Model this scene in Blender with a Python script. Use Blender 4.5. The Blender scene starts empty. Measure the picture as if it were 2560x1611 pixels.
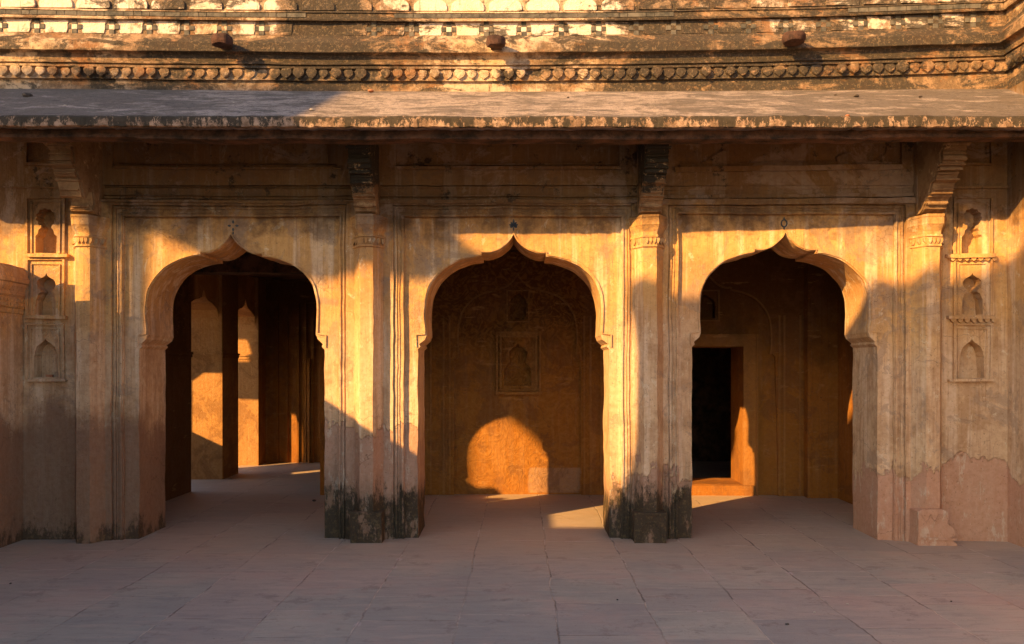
import bpy, bmesh, math, random
from mathutils import Vector, noise as mn
from mathutils.geometry import tessellate_polygon
random.seed(7)
C = bpy.context.scene.collection
F_, D_, H_, CX, CY = 2200.0, 8.13, 1.6, 1300.0, 912.0
KX, KZ = 1.0, 0.60            # sun ray: +X, +Y, -Z per metre of depth
NODES = [-6.0 + .75*i for i in range(17)]

def _g(x): return (.18 if x > 0 else .09)*(x/4.5)**2
def g(x):                      # the gentle bow of the old facade, linear between nodes
    x = max(-6, min(5.99, x)); i = int((x+6)/.75); a = NODES[i]; t = (x-a)/.75
    return _g(a)*(1-t)+_g(a+.75)*t
def PX(px, py, Y=0.0):         # measured photo position on a plane at depth Y -> X, Z
    X = 0.0
    for _ in range(6): X = (px-CX)*(D_+Y-g(X))/F_
    Z = H_ + (CY-py)*(D_+Y-g(X))/F_ if py is not None else -.06
    return X, Z
def P2(pts, Y=0.0): return [PX(a, b, Y) for a, b in pts]
def XX(px, Y=0.0): return PX(px, 900, Y)[0]
def ZZ(py, Y=0.0, x=600): return PX(x, py, Y)[1]

WOB = .009
def wob(v, amp=None):
    amp = WOB if amp is None else amp
    if amp == 0: return v
    n1 = mn.noise_vector(Vector((v.x*2.1, v.y*2.1+5, v.z*2.1)))
    n2 = mn.noise_vector(Vector((v.x*9, v.y*9, v.z*9+3)))
    return Vector((v.x+amp*(n1.x+.75*n2.x), v.y, v.z+amp*(n1.z+.75*n2.z)))
def resample(poly, d=.09, closed=True):
    out = []; n = len(poly)
    for i in range(n if closed else n-1):
        a = poly[i]; b = poly[(i+1) % n]
        k = max(1, int(math.hypot(b[0]-a[0], b[1]-a[1])/d))
        for j in range(k): out.append((a[0]+(b[0]-a[0])*j/k, a[1]+(b[1]-a[1])*j/k))
    if not closed: out.append(poly[-1])
    return out
def finish(bm, warp=True, amp=None, cut=True):
    if warp:
        if cut and bm.verts:
            xs = [v.co.x for v in bm.verts]
            for nx in NODES:
                if min(xs) < nx-1e-4 and max(xs) > nx+1e-4:
                    geom = bm.verts[:]+bm.edges[:]+bm.faces[:]
                    bmesh.ops.bisect_plane(bm, geom=geom, plane_co=(nx,0,0), plane_no=(1,0,0), dist=1e-5)
        for v in bm.verts:
            w = wob(v.co, amp); x0 = v.co.x
            v.co = Vector((w.x, w.y-g(x0), w.z))
def obj(name, bm, m, parent=None, warp=True, amp=None, smooth=False, norm=True):
    finish(bm, warp, amp)
    if norm: bmesh.ops.recalc_face_normals(bm, faces=bm.faces[:])
    me = bpy.data.meshes.new(name); bm.to_mesh(me); bm.free()
    if smooth:
        for p in me.polygons: p.use_smooth = True
    me.materials.append(m)
    o = bpy.data.objects.new(name, me); C.objects.link(o)
    if parent is not None: o.parent = parent
    return o
def tag(o, label=None, cat=None, group=None, kind=None):
    if label: o['label'] = label
    if cat: o['category'] = cat
    if group: o['group'] = group
    if kind: o['kind'] = kind
    return o
def empty(name, loc=(0,0,0)):
    o = bpy.data.objects.new(name, None); C.objects.link(o); o.location = loc; return o
def prism(bm, outer, y0, y1, holes=(), d=.09, back=True):
    """(X,Z) outline with holes, pushed from depth y0 (front) to y1 (back)"""
    loops = [resample(outer, d)]+[resample(h, d) for h in holes]
    tris = tessellate_polygon([[Vector((x, z, 0)) for x, z in l] for l in loops])
    flat = [p for l in loops for p in l]
    fr = [bm.verts.new((x, y0, z)) for x, z in flat]
    bk = [bm.verts.new((x, y1, z)) for x, z in flat]
    for t in tris:
        try: bm.faces.new([fr[i] for i in t])
        except ValueError: pass
        if back:
            try: bm.faces.new([bk[i] for i in reversed(t)])
            except ValueError: pass
    o = 0
    for l in loops:
        n = len(l)
        for i in range(n):
            j = (i+1) % n
            bm.faces.new((fr[o+i], fr[o+j], bk[o+j], bk[o+i]))
        o += n
    return bm
def box(bm, x0, x1, y0, y1, z0, z1):
    vs = [bm.verts.new((x, y, z)) for x in (x0, x1) for y in (y0, y1) for z in (z0, z1)]
    for f in ((0,1,3,2),(4,6,7,5),(0,4,5,1),(2,3,7,6),(0,2,6,4),(1,5,7,3)): bm.faces.new([vs[i] for i in f])
    return bm
def boxp(bm, xl, xr, yt, yb, y0, y1):
    (a, z1), (b, z0) = PX(xl, yt, y0), PX(xr, yb, y0)
    return prism(bm, [(a, z0), (b, z0), (b, z1), (a, z1)], y0, y1)
def loft(bm, rings, cap=True):
    vs = [[bm.verts.new(p) for p in r] for r in rings]
    n = len(rings[0])
    for a, b in zip(vs, vs[1:]):
        for i in range(n):
            bm.faces.new((a[i], a[(i+1) % n], b[(i+1) % n], b[i]))
    if cap: bm.faces.new(vs[0]); bm.faces.new(list(reversed(vs[-1])))
    return bm
def ribbon(bm, pts, w, y0, y1, closed=False):
    """a small raised bead following an (X,Z) line"""
    n = len(pts); L = []; R = []
    for i in range(n):
        a = pts[(i-1) % n] if closed or i > 0 else pts[i]; b = pts[(i+1) % n] if closed or i < n-1 else pts[i]
        t = Vector((b[0]-a[0], b[1]-a[1])); 
        if t.length < 1e-6: t = Vector((1, 0))
        t.normalize(); nrm = Vector((-t.y, t.x))*w/2
        L.append((pts[i][0]+nrm.x, pts[i][1]+nrm.y)); R.append((pts[i][0]-nrm.x, pts[i][1]-nrm.y))
    rows = []
    for l, r in zip(L, R):
        rows.append([bm.verts.new((l[0], y1, l[1])), bm.verts.new((l[0], y0, l[1])), bm.verts.new((r[0], y0, r[1])), bm.verts.new((r[0], y1, r[1]))])
    m = n if closed else n-1
    for i in range(m):
        a, b = rows[i], rows[(i+1) % n]
        for k in range(3): bm.faces.new((a[k], a[k+1], b[k+1], b[k]))
    return bm

# ------------------------------------------------------------------ materials
class NT:
    def __init__(s, name, rough=.9, spec=.2):
        s.m = bpy.data.materials.new(name); s.m.use_nodes = True; s.t = s.m.node_tree; s.n = s.t.nodes; s.l = s.t.links
        s.b = s.n['Principled BSDF']; s.b.inputs['Roughness'].default_value = rough; s.b.inputs['Specular IOR Level'].default_value = spec
        s.pos = s.n.new('ShaderNodeNewGeometry').outputs['Position']
        sp = s.n.new('ShaderNodeSeparateXYZ'); s.l.new(s.pos, sp.inputs[0]); s.x, s.y, s.z = sp.outputs
    def put(s, sock, v):
        if isinstance(v, (int, float)): sock.default_value = v
        elif isinstance(v, tuple): sock.default_value = v if len(v) == 4 or sock.type == 'VECTOR' else v+(1,)
        else: s.l.new(v, sock)
    def math(s, op, a, b=0.0, c=None, clamp=False):
        n = s.n.new('ShaderNodeMath'); n.operation = op; n.use_clamp = clamp
        s.put(n.inputs[0], a); s.put(n.inputs[1], b)
        if c is not None: s.put(n.inputs[2], c)
        return n.outputs[0]
    def scale(s, v, vec=None):
        n = s.n.new('ShaderNodeVectorMath'); n.operation = 'MULTIPLY'; s.put(n.inputs[0], vec if vec is not None else s.pos); n.inputs[1].default_value = v; return n.outputs[0]
    def noise(s, sc, det=5, rough=.6, v=None, dist=0, color=False):
        n = s.n.new('ShaderNodeTexNoise'); n.inputs['Scale'].default_value = sc; n.inputs['Detail'].default_value = det
        n.inputs['Roughness'].default_value = rough; n.inputs['Distortion'].default_value = dist
        s.put(n.inputs['Vector'], v if v is not None else s.pos); return n.outputs['Color' if color else 0]
    def vor(s, sc, v=None, feat='F1', out='Distance'):
        n = s.n.new('ShaderNodeTexVoronoi'); n.feature = feat; n.inputs['Scale'].default_value = sc
        s.put(n.inputs['Vector'], v if v is not None else s.pos); return n.outputs[out]
    def step(s, v, a, b):      # smooth 0..1 between a and b
        n = s.n.new('ShaderNodeMapRange'); n.interpolation_type = 'SMOOTHSTEP'
        s.put(n.inputs[0], v)
        if a <= b: n.inputs[1].default_value = a; n.inputs[2].default_value = b
        else:
            n.inputs[1].default_value = b; n.inputs[2].default_value = a; n.inputs[3].default_value = 1; n.inputs[4].default_value = 0
        return n.outputs[0]
    def mix(s, f, a, b, mode='MIX'):
        n = s.n.new('ShaderNodeMix'); n.data_type = 'RGBA'; n.blend_type = mode
        s.put(n.inputs[0], f); s.put(n.inputs[6], a); s.put(n.inputs[7], b); return n.outputs[2]
    def band(s, v, a, b, soft): return s.math('MULTIPLY', s.step(v, a-soft, a+soft), s.step(v, b+soft, b-soft))
    def mul(s, a, b): return s.math('MULTIPLY', a, b)
    def add(s, a, b): return s.math('ADD', a, b)
    def curve(s, v, pts):      # piecewise-linear value along v; pts (pos 0..1 scaled by caller)
        n = s.n.new('ShaderNodeFloatCurve'); c = n.mapping.curves[0]
        while len(c.points) < len(pts): c.points.new(.5, .5)
        for p, (a, b) in zip(c.points, pts): p.location = (a, b); p.handle_type = 'VECTOR'
        n.mapping.update(); s.put(n.inputs['Value'], v); return n.outputs[0]
    def bump(s, hgt, st, dist, prev=None):
        n = s.n.new('ShaderNodeBump'); n.inputs['Strength'].default_value = st; n.inputs['Distance'].default_value = dist
        s.put(n.inputs['Height'], hgt)
        if prev is not None: s.l.new(prev, n.inputs['Normal'])
        return n.outputs[0]
    def out(s, col, nrm=None):
        s.put(s.b.inputs['Base Color'], col)
        if nrm is not None: s.l.new(nrm, s.b.inputs['Normal'])
        return s.m

def lower_plaster(name, outside=True, pale=0):
    t = NT(name)
    big = t.noise(.9, 3, .55); med = t.noise(3.5, 6, .68); fine = t.noise(24, 4, .7)
    streak = t.noise(1, 4, .6, t.scale((9, 9, .55))); streak2 = t.noise(1, 3, .7, t.scale((42, 42, 1.8)))
    col = t.mix(t.step(big, .36, .64), (.50, .265, .095), (.63, .375, .145))
    # thin pale limewash, mostly left on the lower walls
    lowz = t.step(t.add(t.z, t.mul(t.math('SUBTRACT', big, .5), 1.6)), 2.3, 1.5) if outside else 0.0
    if outside: col = t.mix(t.mul(lowz, .60), col, (.68, .50, .335))
    col = t.mix(t.mul(t.step(med, .46, .62), .60), col, (.39, .225, .11))
    col = t.mix(t.mul(t.step(streak, .50, .64), .62), col, (.74, .565, .39))
    col = t.mix(t.mul(t.step(streak2, .50, .72), .55), col, (.35, .19, .095))
    patch = t.step(t.noise(2.6, 7, .74, dist=.6), .55, .585)
    col = t.mix(t.mul(patch, .48), col, (.33, .235, .165))
    flake = t.step(t.noise(7, 7, .76, t.scale((1, 1, .7)), dist=.5), .60, .625)
    col = t.mix(t.mul(flake, .6), col, (.70, .57, .39))
    if outside:
        rag = t.noise(1.5, 8, .66, t.scale((1.5, 1.5, 1.1)))
        ragv = t.add(t.mul(t.math('SUBTRACT', rag, .5), 1.25), t.mul(t.math('SUBTRACT', streak, .5), .28))
        xn = t.math('DIVIDE', t.add(t.x, 5.2), 10.4, clamp=True)
        lim = t.curve(xn, [(0, .62), (.06, .60), (.14, .60), (.20, .45), (.33, .52), (.40, .50), (.44, .34), (.58, .26), (.62, .30), (.68, .26), (.80, .26), (.85, .36), (.90, .36), (.93, .30), (1, .16)])
        lim = t.mul(lim, 2.0)
        d = t.math('SUBTRACT', t.add(t.z, ragv), lim)
        hardp = t.step(d, .02, -.015); softp = t.step(d, .16, -.20); rt = t.step(t.x, -3.2, -2.6)
        peel = t.math('MULTIPLY_ADD', t.math('SUBTRACT', hardp, softp), rt, softp)
        brick = t.mix(t.noise(7, 5, .7), (.35, .19, .12), (.50, .31, .215))
        brick = t.mix(t.step(t.x, 2.6, 3.4), brick, t.mix(t.noise(2, 4, .6), (.50, .235, .14), (.55, .34, .22)))
        brick = t.mix(t.mul(t.step(t.x, -2.6, -3.2), .8), brick, t.mix(med, (.13, .07, .042), (.27, .145, .085)))  # left end darker: brown staining plus shade put into the colour
        col = t.mix(t.mul(peel, .85), col, brick)
        col = t.mix(t.mul(peel, t.mul(t.step(t.noise(5, 7, .75, t.scale((2, 2, .6))), .56, .60), t.mul(rt, .5))), col, (.62, .52, .39))
        pm = t.add(t.band(t.x, -1.95, -.85, .12), t.band(t.x, .78, 1.66, .12))
        pl = t.add(t.mul(t.band(t.x, -4.7, -3.35, .05), .09), t.mul(pm, .44))
        mr = t.mul(t.math('SUBTRACT', t.noise(3.6, 9, .78, t.scale((1.7, 1.7, .8))), .5), 1.15)
        md = t.math('SUBTRACT', t.add(t.z, mr), pl)
        holes = t.add(.35, t.mul(t.step(t.noise(6, 7, .75, t.scale((1.6, 1.6, .7))), .62, .54), .65))
        mr2 = t.step(t.math('SUBTRACT', t.add(t.z, t.mul(t.math('SUBTRACT', streak, .5), 1.6)), t.mul(pm, .62)), .05, -.25)
        mould = t.mul(t.mul(t.step(md, .07, -.08), holes), t.math('MINIMUM', t.mul(pl, 8), .93))
        col = t.mix(mould, col, t.mix(t.step(fine, .5, .68), (.020, .016, .008), (.15, .11, .05)))
        col = t.mix(t.mul(t.mul(mr2, pm), .35), col, (.09, .07, .045))
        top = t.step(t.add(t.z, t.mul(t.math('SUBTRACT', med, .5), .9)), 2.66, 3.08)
        col = t.mix(t.mul(top, .80), col, (.05, .027, .014))  # under-eave darkening: soot stain deepened with shade put into the colour
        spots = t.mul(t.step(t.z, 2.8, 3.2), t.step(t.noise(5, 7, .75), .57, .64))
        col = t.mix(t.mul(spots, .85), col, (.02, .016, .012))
        dp = t.mul(t.step(t.noise(1.7, 7, .72, dist=.8), .53, .60), t.step(t.z, 1.6, 2.2))
        col = t.mix(t.mul(dp, .50), col, (.25, .185, .145))
        hgt = t.add(t.mul(peel, -.7), t.mul(med, .8))
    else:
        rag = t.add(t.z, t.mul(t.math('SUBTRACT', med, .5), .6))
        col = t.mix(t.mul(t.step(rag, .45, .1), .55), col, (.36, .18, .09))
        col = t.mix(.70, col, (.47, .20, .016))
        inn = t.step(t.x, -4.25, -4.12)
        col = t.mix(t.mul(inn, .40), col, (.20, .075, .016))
        col = t.mix(t.mul(inn, t.mul(t.step(t.add(t.z, t.mul(med, 1.1)), 1.7, 2.9), .82)), col, (.04, .018, .008))  # indoor shade put into the colour, deepest on upper walls and pier sides
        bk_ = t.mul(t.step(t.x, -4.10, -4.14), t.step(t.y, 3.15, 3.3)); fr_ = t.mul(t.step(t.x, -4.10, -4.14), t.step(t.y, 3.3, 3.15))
        col = t.mix(t.mul(bk_, t.mul(t.step(t.x, -4.14, -4.165), .6)), col, (.50, .32, .17)); col = t.mix(t.mul(fr_, .75), col, (.05, .025, .012))  # painted light and shade: far pier fronts paled, near pier almost black
        rp = t.mul(t.mul(t.band(t.add(t.x, t.mul(t.math('SUBTRACT', t.noise(6, 5, .7), .5), .10)), .11, .74, .015), t.band(t.add(t.z, t.mul(t.math('SUBTRACT', med, .5), .06)), .02, .325, .012)), t.band(t.y, 2.5, 2.9, .05))
        col = t.mix(t.mul(rp, .5), col, (.46, .35, .29))
        sw = t.noise(1, 3, .6, t.mix(.9, t.scale((5, 5, 5)), t.noise(1.1, 2, .5, color=True), 'ADD'), dist=4.5)
        swf = t.mul(t.step(sw, .44, .60), t.band(t.x, -1.2, 1.0, .3))
        col = t.mix(t.mul(swf, .16), col, (.66, .36, .10))
        blot = t.step(t.noise(2.0, 7, .74, dist=.5), .49, .57)
        col = t.mix(t.mul(blot, .42), col, (.17, .085, .045))
        scr = t.mul(t.step(t.noise(1, 5, .7, t.scale((3, 3, 14))), .60, .66), .25)
        col = t.mix(scr, col, (.60, .38, .18))
        col = t.mix(1.0, col, (.90, .82, .70), 'MULTIPLY')
        if pale: col = t.mix(pale, col, (.58, .34, .14))
        hgt = t.add(t.mul(swf, .25), t.mul(med, 1.2))
    crack = t.step(t.vor(2.3, t.mix(.25, t.pos, t.noise(3, 4, .6, color=True), 'ADD'), 'DISTANCE_TO_EDGE'), .007, 0)
    crack = t.mul(crack, t.step(t.noise(1.1, 2, .5), .5, .6))
    col = t.mix(t.mul(crack, .6), col, (.10, .055, .03))
    pit = t.step(t.noise(55, 2, .6), .64, .70)
    col = t.mix(t.mul(pit, .5), col, (.16, .095, .05))
    col = t.mix(t.mul(t.step(fine, .32, .68), .34), col, (.66, .50, .30), 'MULTIPLY')
    n1 = t.bump(hgt, .8, .018)
    n2 = t.bump(t.add(fine, t.mul(streak2, .6)), .7, .010, n1)
    return t.out(col, n2)

def upper_plaster(name, base, dark=.0):
    t = NT(name)
    med = t.noise(2.0, 9, .72, dist=.4); fine = t.noise(26, 5, .7); blot = t.noise(6, 9, .78)
    xn = t.math('DIVIDE', t.add(t.x, 5.0), 10.0, clamp=True)
    # how weathered the wall is along its length
    w = t.curve(xn, [(0, .36), (.10, .44), (.20, .52), (.27, .50), (.292, .92), (.345, .92), (.365, .60), (.42, .42), (.47, .34), (.56, .42), (.60, .62), (.64, .76), (.72, .62), (.86, .58), (.94, .48), (1, .30)])
    low = t.step(t.z, 4.75, 4.45)
    col = t.mix(t.mul(t.step(fine, .35, .75), .3), base, (base[0]*.78, base[1]*.66, base[2]*.5))
    col = t.mix(t.mul(t.step(t.noise(1.3, 3, .5), .5, .7), .5), col, (.56, .33, .12))
    amt = t.add(t.mul(t.math('SUBTRACT', w, .5), .62), t.add(t.mul(low, .055), dark))
    fld = t.add(t.add(t.mul(med, .6), t.mul(blot, .4)), amt)
    br = t.step(fld, .49, .57)
    brown = t.mix(t.step(t.noise(9, 8, .75), .45, .62), (.13, .078, .042), (.34, .205, .115))
    brown = t.mix(t.mul(t.step(t.noise(3.2, 7, .7), .52, .60), .75), brown, (.22, .085, .024))
    col = t.mix(t.mul(br, .9), col, brown)
    bk = t.step(t.add(t.add(t.mul(t.noise(1.5, 9, .74, t.scale((1, 1, 2.6)), dist=.6), .80), t.mul(t.noise(17, 5, .75), .20)), t.mul(amt, .45)), .505, .57)
    col = t.mix(t.mul(bk, .90), col, (.04, .035, .028))
    col = t.mix(t.mul(t.step(t.noise(70, 3, .6), .62, .70), .5), col, (.10, .07, .045))
    spk = t.step(t.noise(38, 6, .8), .53, .60); col = t.mix(t.mul(t.mul(spk, br), .22), col, (.50, .34, .20))
    drip = t.step(t.noise(1, 4, .7, t.scale((17, 17, 1.6))), .54, .66); col = t.mix(t.mul(drip, .42), col, (.09, .06, .04))
    n = t.bump(t.add(t.mul(med, 1), t.mul(br, -.6)), .6, .016)
    n = t.bump(t.add(fine, t.noise(90, 3, .6)), .9, .012, n)
    return t.out(col, n)

def eave_mat():
    t = NT('eave_stone', .92)
    v = t.scale((1, 2.6, 2.6)); a = t.noise(1.6, 9, .72, v, dist=.9); b = t.noise(5, 9, .75, t.scale((.8, 2.5, 2.5))); fine = t.noise(45, 5, .7)
    grey = t.mix(fine, (.10, .082, .072), (.20, .16, .138))
    pink = t.mix(fine, (.29, .225, .19), (.42, .335, .29))
    xn = t.math('DIVIDE', t.add(t.x, 5.0), 10.0, clamp=True)
    w = t.curve(xn, [(0, .42), (.15, .44), (.25, .55), (.36, .60), (.58, .58), (.68, .50), (.78, .46), (1, .40)])
    m = t.step(t.add(t.add(t.mul(a, .7), t.mul(b, .3)), t.mul(t.math('SUBTRACT', w, .5), .55)), .47, .57)
    col = t.mix(m, grey, pink)
    col = t.mix(t.mul(t.step(t.noise(9, 7, .8, v), .53, .58), .7), col, (.085, .066, .055))
    col = t.mix(t.mul(t.step(t.noise(60, 4, .7), .54, .62), .55), col, (.09, .068, .055))
    col = t.mix(t.mul(t.step(t.noise(2.1, 8, .78), .52, .57), .55), col, (.13, .10, .08))
    # the broken lip: bare plaster, black moss
    lip = t.step(t.y, -1.10, -1.125)
    e1 = t.mix(t.step(t.noise(7, 9, .8), .42, .62), (.17, .105, .065), (.44, .29, .20))
    e1 = t.mix(t.mul(t.step(t.add(t.noise(12, 9, .8, t.scale((1, 1, .5))), t.mul(t.step(t.z, 3.46, 3.60), .10)), .50, .55), .92), e1, (.035, .03, .022))
    col = t.mix(lip, col, e1)
    n = t.bump(t.add(a, b), .5, .02); n = t.bump(t.add(fine, t.mul(t.noise(14, 6, .7), 1.5)), .7, .012, n)
    return t.out(col, n)

def paving_mat():
    t = NT('paving_stone', .62, .3)
    dv = t.noise(1.8, 5, .6, color=True)
    wobx = t.mul(t.math('SUBTRACT', t.noise(1.1, 5, .7), .5), .10); woby = t.mul(t.math('SUBTRACT', t.noise(1.3, 5, .6, t.scale((1, 1, 3))), .5), .05)
    u = t.math('DIVIDE', t.math('SUBTRACT', t.add(t.x, wobx), .228), .613); ci = t.math('FLOOR', u); fu = t.math('FRACT', u)
    wn = t.n.new('ShaderNodeTexWhiteNoise'); wn.noise_dimensions = '1D'; t.put(wn.inputs['W'], ci)
    ln = t.add(.56, t.mul(wn.outputs['Value'], .22))
    v = t.add(t.math('DIVIDE', t.add(t.y, woby), ln), t.mul(wn.outputs['Value'], 7.3)); ri = t.math('FLOOR', v); fv = t.math('FRACT', v)
    w2 = t.n.new('ShaderNodeTexWhiteNoise'); w2.noise_dimensions = '2D'
    cb = t.n.new('ShaderNodeCombineXYZ'); t.put(cb.inputs[0], ci); t.put(cb.inputs[1], ri); t.put(w2.inputs['Vector'], cb.outputs[0])
    r = w2.outputs['Value']
    du = t.math('MINIMUM', fu, t.math('SUBTRACT', 1.0, fu)); dw = t.math('MINIMUM', fv, t.math('SUBTRACT', 1.0, fv))
    ju = t.step(t.add(du, t.mul(t.math('SUBTRACT', t.noise(9, 5, .7), .5), .022)), .012, .004)
    jv = t.step(t.add(dw, t.mul(t.math('SUBTRACT', t.noise(7, 5, .7), .5), .022)), .010, .003)
    j = t.math('MAXIMUM', ju, jv)
    strat = t.noise(1, 8, .78, t.scale((3.2, 13, 13)), dist=.4)
    big = t.noise(.8, 5, .6); fine = t.noise(50, 5, .7)
    col = t.mix(t.step(big, .38, .62), (.39, .35, .285), (.52, .435, .335))
    col = t.mix(t.mul(r, .75), col, t.mix(t.math('FRACT', t.mul(r, 7.3)), (.29, .27, .245), (.50, .36, .29)))
    col = t.mix(t.mul(t.step(strat, .44, .70), .48), col, (.235, .205, .185))
    col = t.mix(t.mul(t.step(t.noise(1, 6, .6, t.scale((2, 9, 9))), .54, .66), .4), col, (.58, .43, .33))
    col = t.mix(t.mul(t.step(t.noise(40, 2, .5), .70, .74), .5), col, (.08, .06, .05))
    dirt = t.step(t.noise(3.1, 8, .78), .56, .62); col = t.mix(t.mul(dirt, .42), col, (.19, .145, .12))
    gr = t.step(t.noise(130, 2, .6), .60, .68); col = t.mix(t.mul(gr, .3), col, (.14, .105, .09))
    # warm glow at the wall foot put into the colour, with a dusty tone
    dust_glow = t.mul(t.step(t.add(t.y, t.mul(big, 1.2)), -1.0, .6), .5)
    pk = t.step(t.noise(1.7, 5, .65), .50, .64); col = t.mix(t.mul(pk, .35), col, (.50, .33, .26))
    col = t.mix(dust_glow, col, (.52, .34, .21))
    jc = t.mix(t.step(t.noise(2.3, 5, .6), .44, .56), (.19, .145, .115), (.64, .51, .40))
    col = t.mix(t.mul(j, t.mul(t.step(t.noise(1.3, 5, .7), .40, .56), .85)), col, jc)
    mort = t.mul(t.step(t.math('MINIMUM', du, t.mul(dw, 1.3)), .05, .02), t.step(t.noise(2.7, 8, .75), .60, .63))
    col = t.mix(t.mul(mort, .7), col, (.62, .48, .42))
    n = t.bump(t.add(t.mul(strat, 1.0), t.add(t.mul(j, -1.2), t.add(t.mul(r, .3), t.mul(t.noise(2.5, 4, .6), 2.0)))), .6, .010)
    n = t.bump(fine, .4, .004, n)
    rg = t.add(.5, t.mul(fine, .35)); t.l.new(rg, t.b.inputs['Roughness'])
    return t.out(col, n)

def simple(name, a, b, sc=12, rough=.85, bumpd=.006):
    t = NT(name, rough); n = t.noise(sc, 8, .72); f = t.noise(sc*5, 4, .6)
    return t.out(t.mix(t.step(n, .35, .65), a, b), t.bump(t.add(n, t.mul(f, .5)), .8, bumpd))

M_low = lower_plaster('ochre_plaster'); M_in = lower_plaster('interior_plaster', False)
M_up = upper_plaster('weathered_stone', (.60, .44, .30), .04); M_cream = upper_plaster('cream_limewash', (.80, .66, .54), -.01)
M_eave = eave_mat(); M_pave = paving_mat()
M_tile = simple('grey_tile', (.05, .048, .042), (.15, .13, .105), 9); M_ink = simple('blue_black_tile', (.03, .04, .055), (.07, .075, .075), 20)
M_red = simple('red_sandstone', (.04, .023, .018), (.10, .05, .036), 14, .9, .02); M_dark = simple('shade_dark_stone', (.02, .014, .010), (.13, .065, .038), 5, .9, .02)  # the dark stone has indoor and under-eave shade put into its colour
M_peb = simple('pale_stone_chip', (.45, .36, .26), (.62, .52, .40), 30); M_pebd = simple('dark_stone_chip', (.05, .04, .035), (.12, .09, .07), 30)
M_brick = simple('orange_brick', (.36, .13, .06), (.50, .22, .11), 20)
M_trim = lower_plaster('trim_plaster'); M_it = lower_plaster('interior_trim', False, .13)

# ------------------------------------------------------------------ ground
bm = bmesh.new()
bmesh.ops.create_grid(bm, x_segments=8, y_segments=8, size=60)
tag(obj('pavement', bm, M_pave, warp=False, norm=False), 'grey and pink sandstone slabs of the courtyard floor', kind='structure')

# ------------------------------------------------------------------ the palace arcade
PAL = empty('palace_arcade', (0, 0, 0))
tag(PAL, 'weathered ochre palace arcade of three cusped arches under a long stone eave', 'building')
PILC = [221, 921, 1622, 2320]                       # pilaster centres (photo x)
OGEE = [(0,587),(3,593),(8,601),(15,609),(25,618),(37,626),(50,631),(63,633.5),(77,633)]
HAUN = [(77,640),(105,645),(134,654),(160,668),(181,687),(197,709),(207,734),(211.5,766),(212,800),(210,838)]
def cr(p, n=5):
    out = []
    for i in range(len(p)-1):
        a, b, c, d = p[max(i-1, 0)], p[i], p[i+1], p[min(i+2, len(p)-1)]
        for k in range(n):
            t = k/n
            out.append(tuple(.5*(2*b[j]+(c[j]-a[j])*t+(2*a[j]-5*b[j]+4*c[j]-d[j])*t*t+(3*b[j]-a[j]-3*c[j]+d[j])*t**3) for j in (0, 1)))
    out.append(p[-1]); return out
HALF = cr(OGEE, 3)+cr(HAUN, 5)
IMP = [(212,842),(214,849),(221,855),(228,861),(225,867),(232,874)]
def archline(c, s=1.0, dy=0.0, imp=True, half=None, jy=None):
    h = [(x*s, y+dy) for x, y in (half or HALF)]
    if imp: h += [(x*s, y+dy) for x, y in IMP]
    return [(c-x, y) for x, y in reversed(h)]+[(c+x, y) for x, y in h[1:]]
BAYS = [(579.5, 1.0, 0), (1284, 1.035, 0), (1962, 1.0, -6)]
INFR = [((312, 848, 544), (286, 868, 516)), ((1012, 1551, 544), (985, 1577, 516)), ((1695, 2232, 538), (1667, 2257, 514))]
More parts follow.
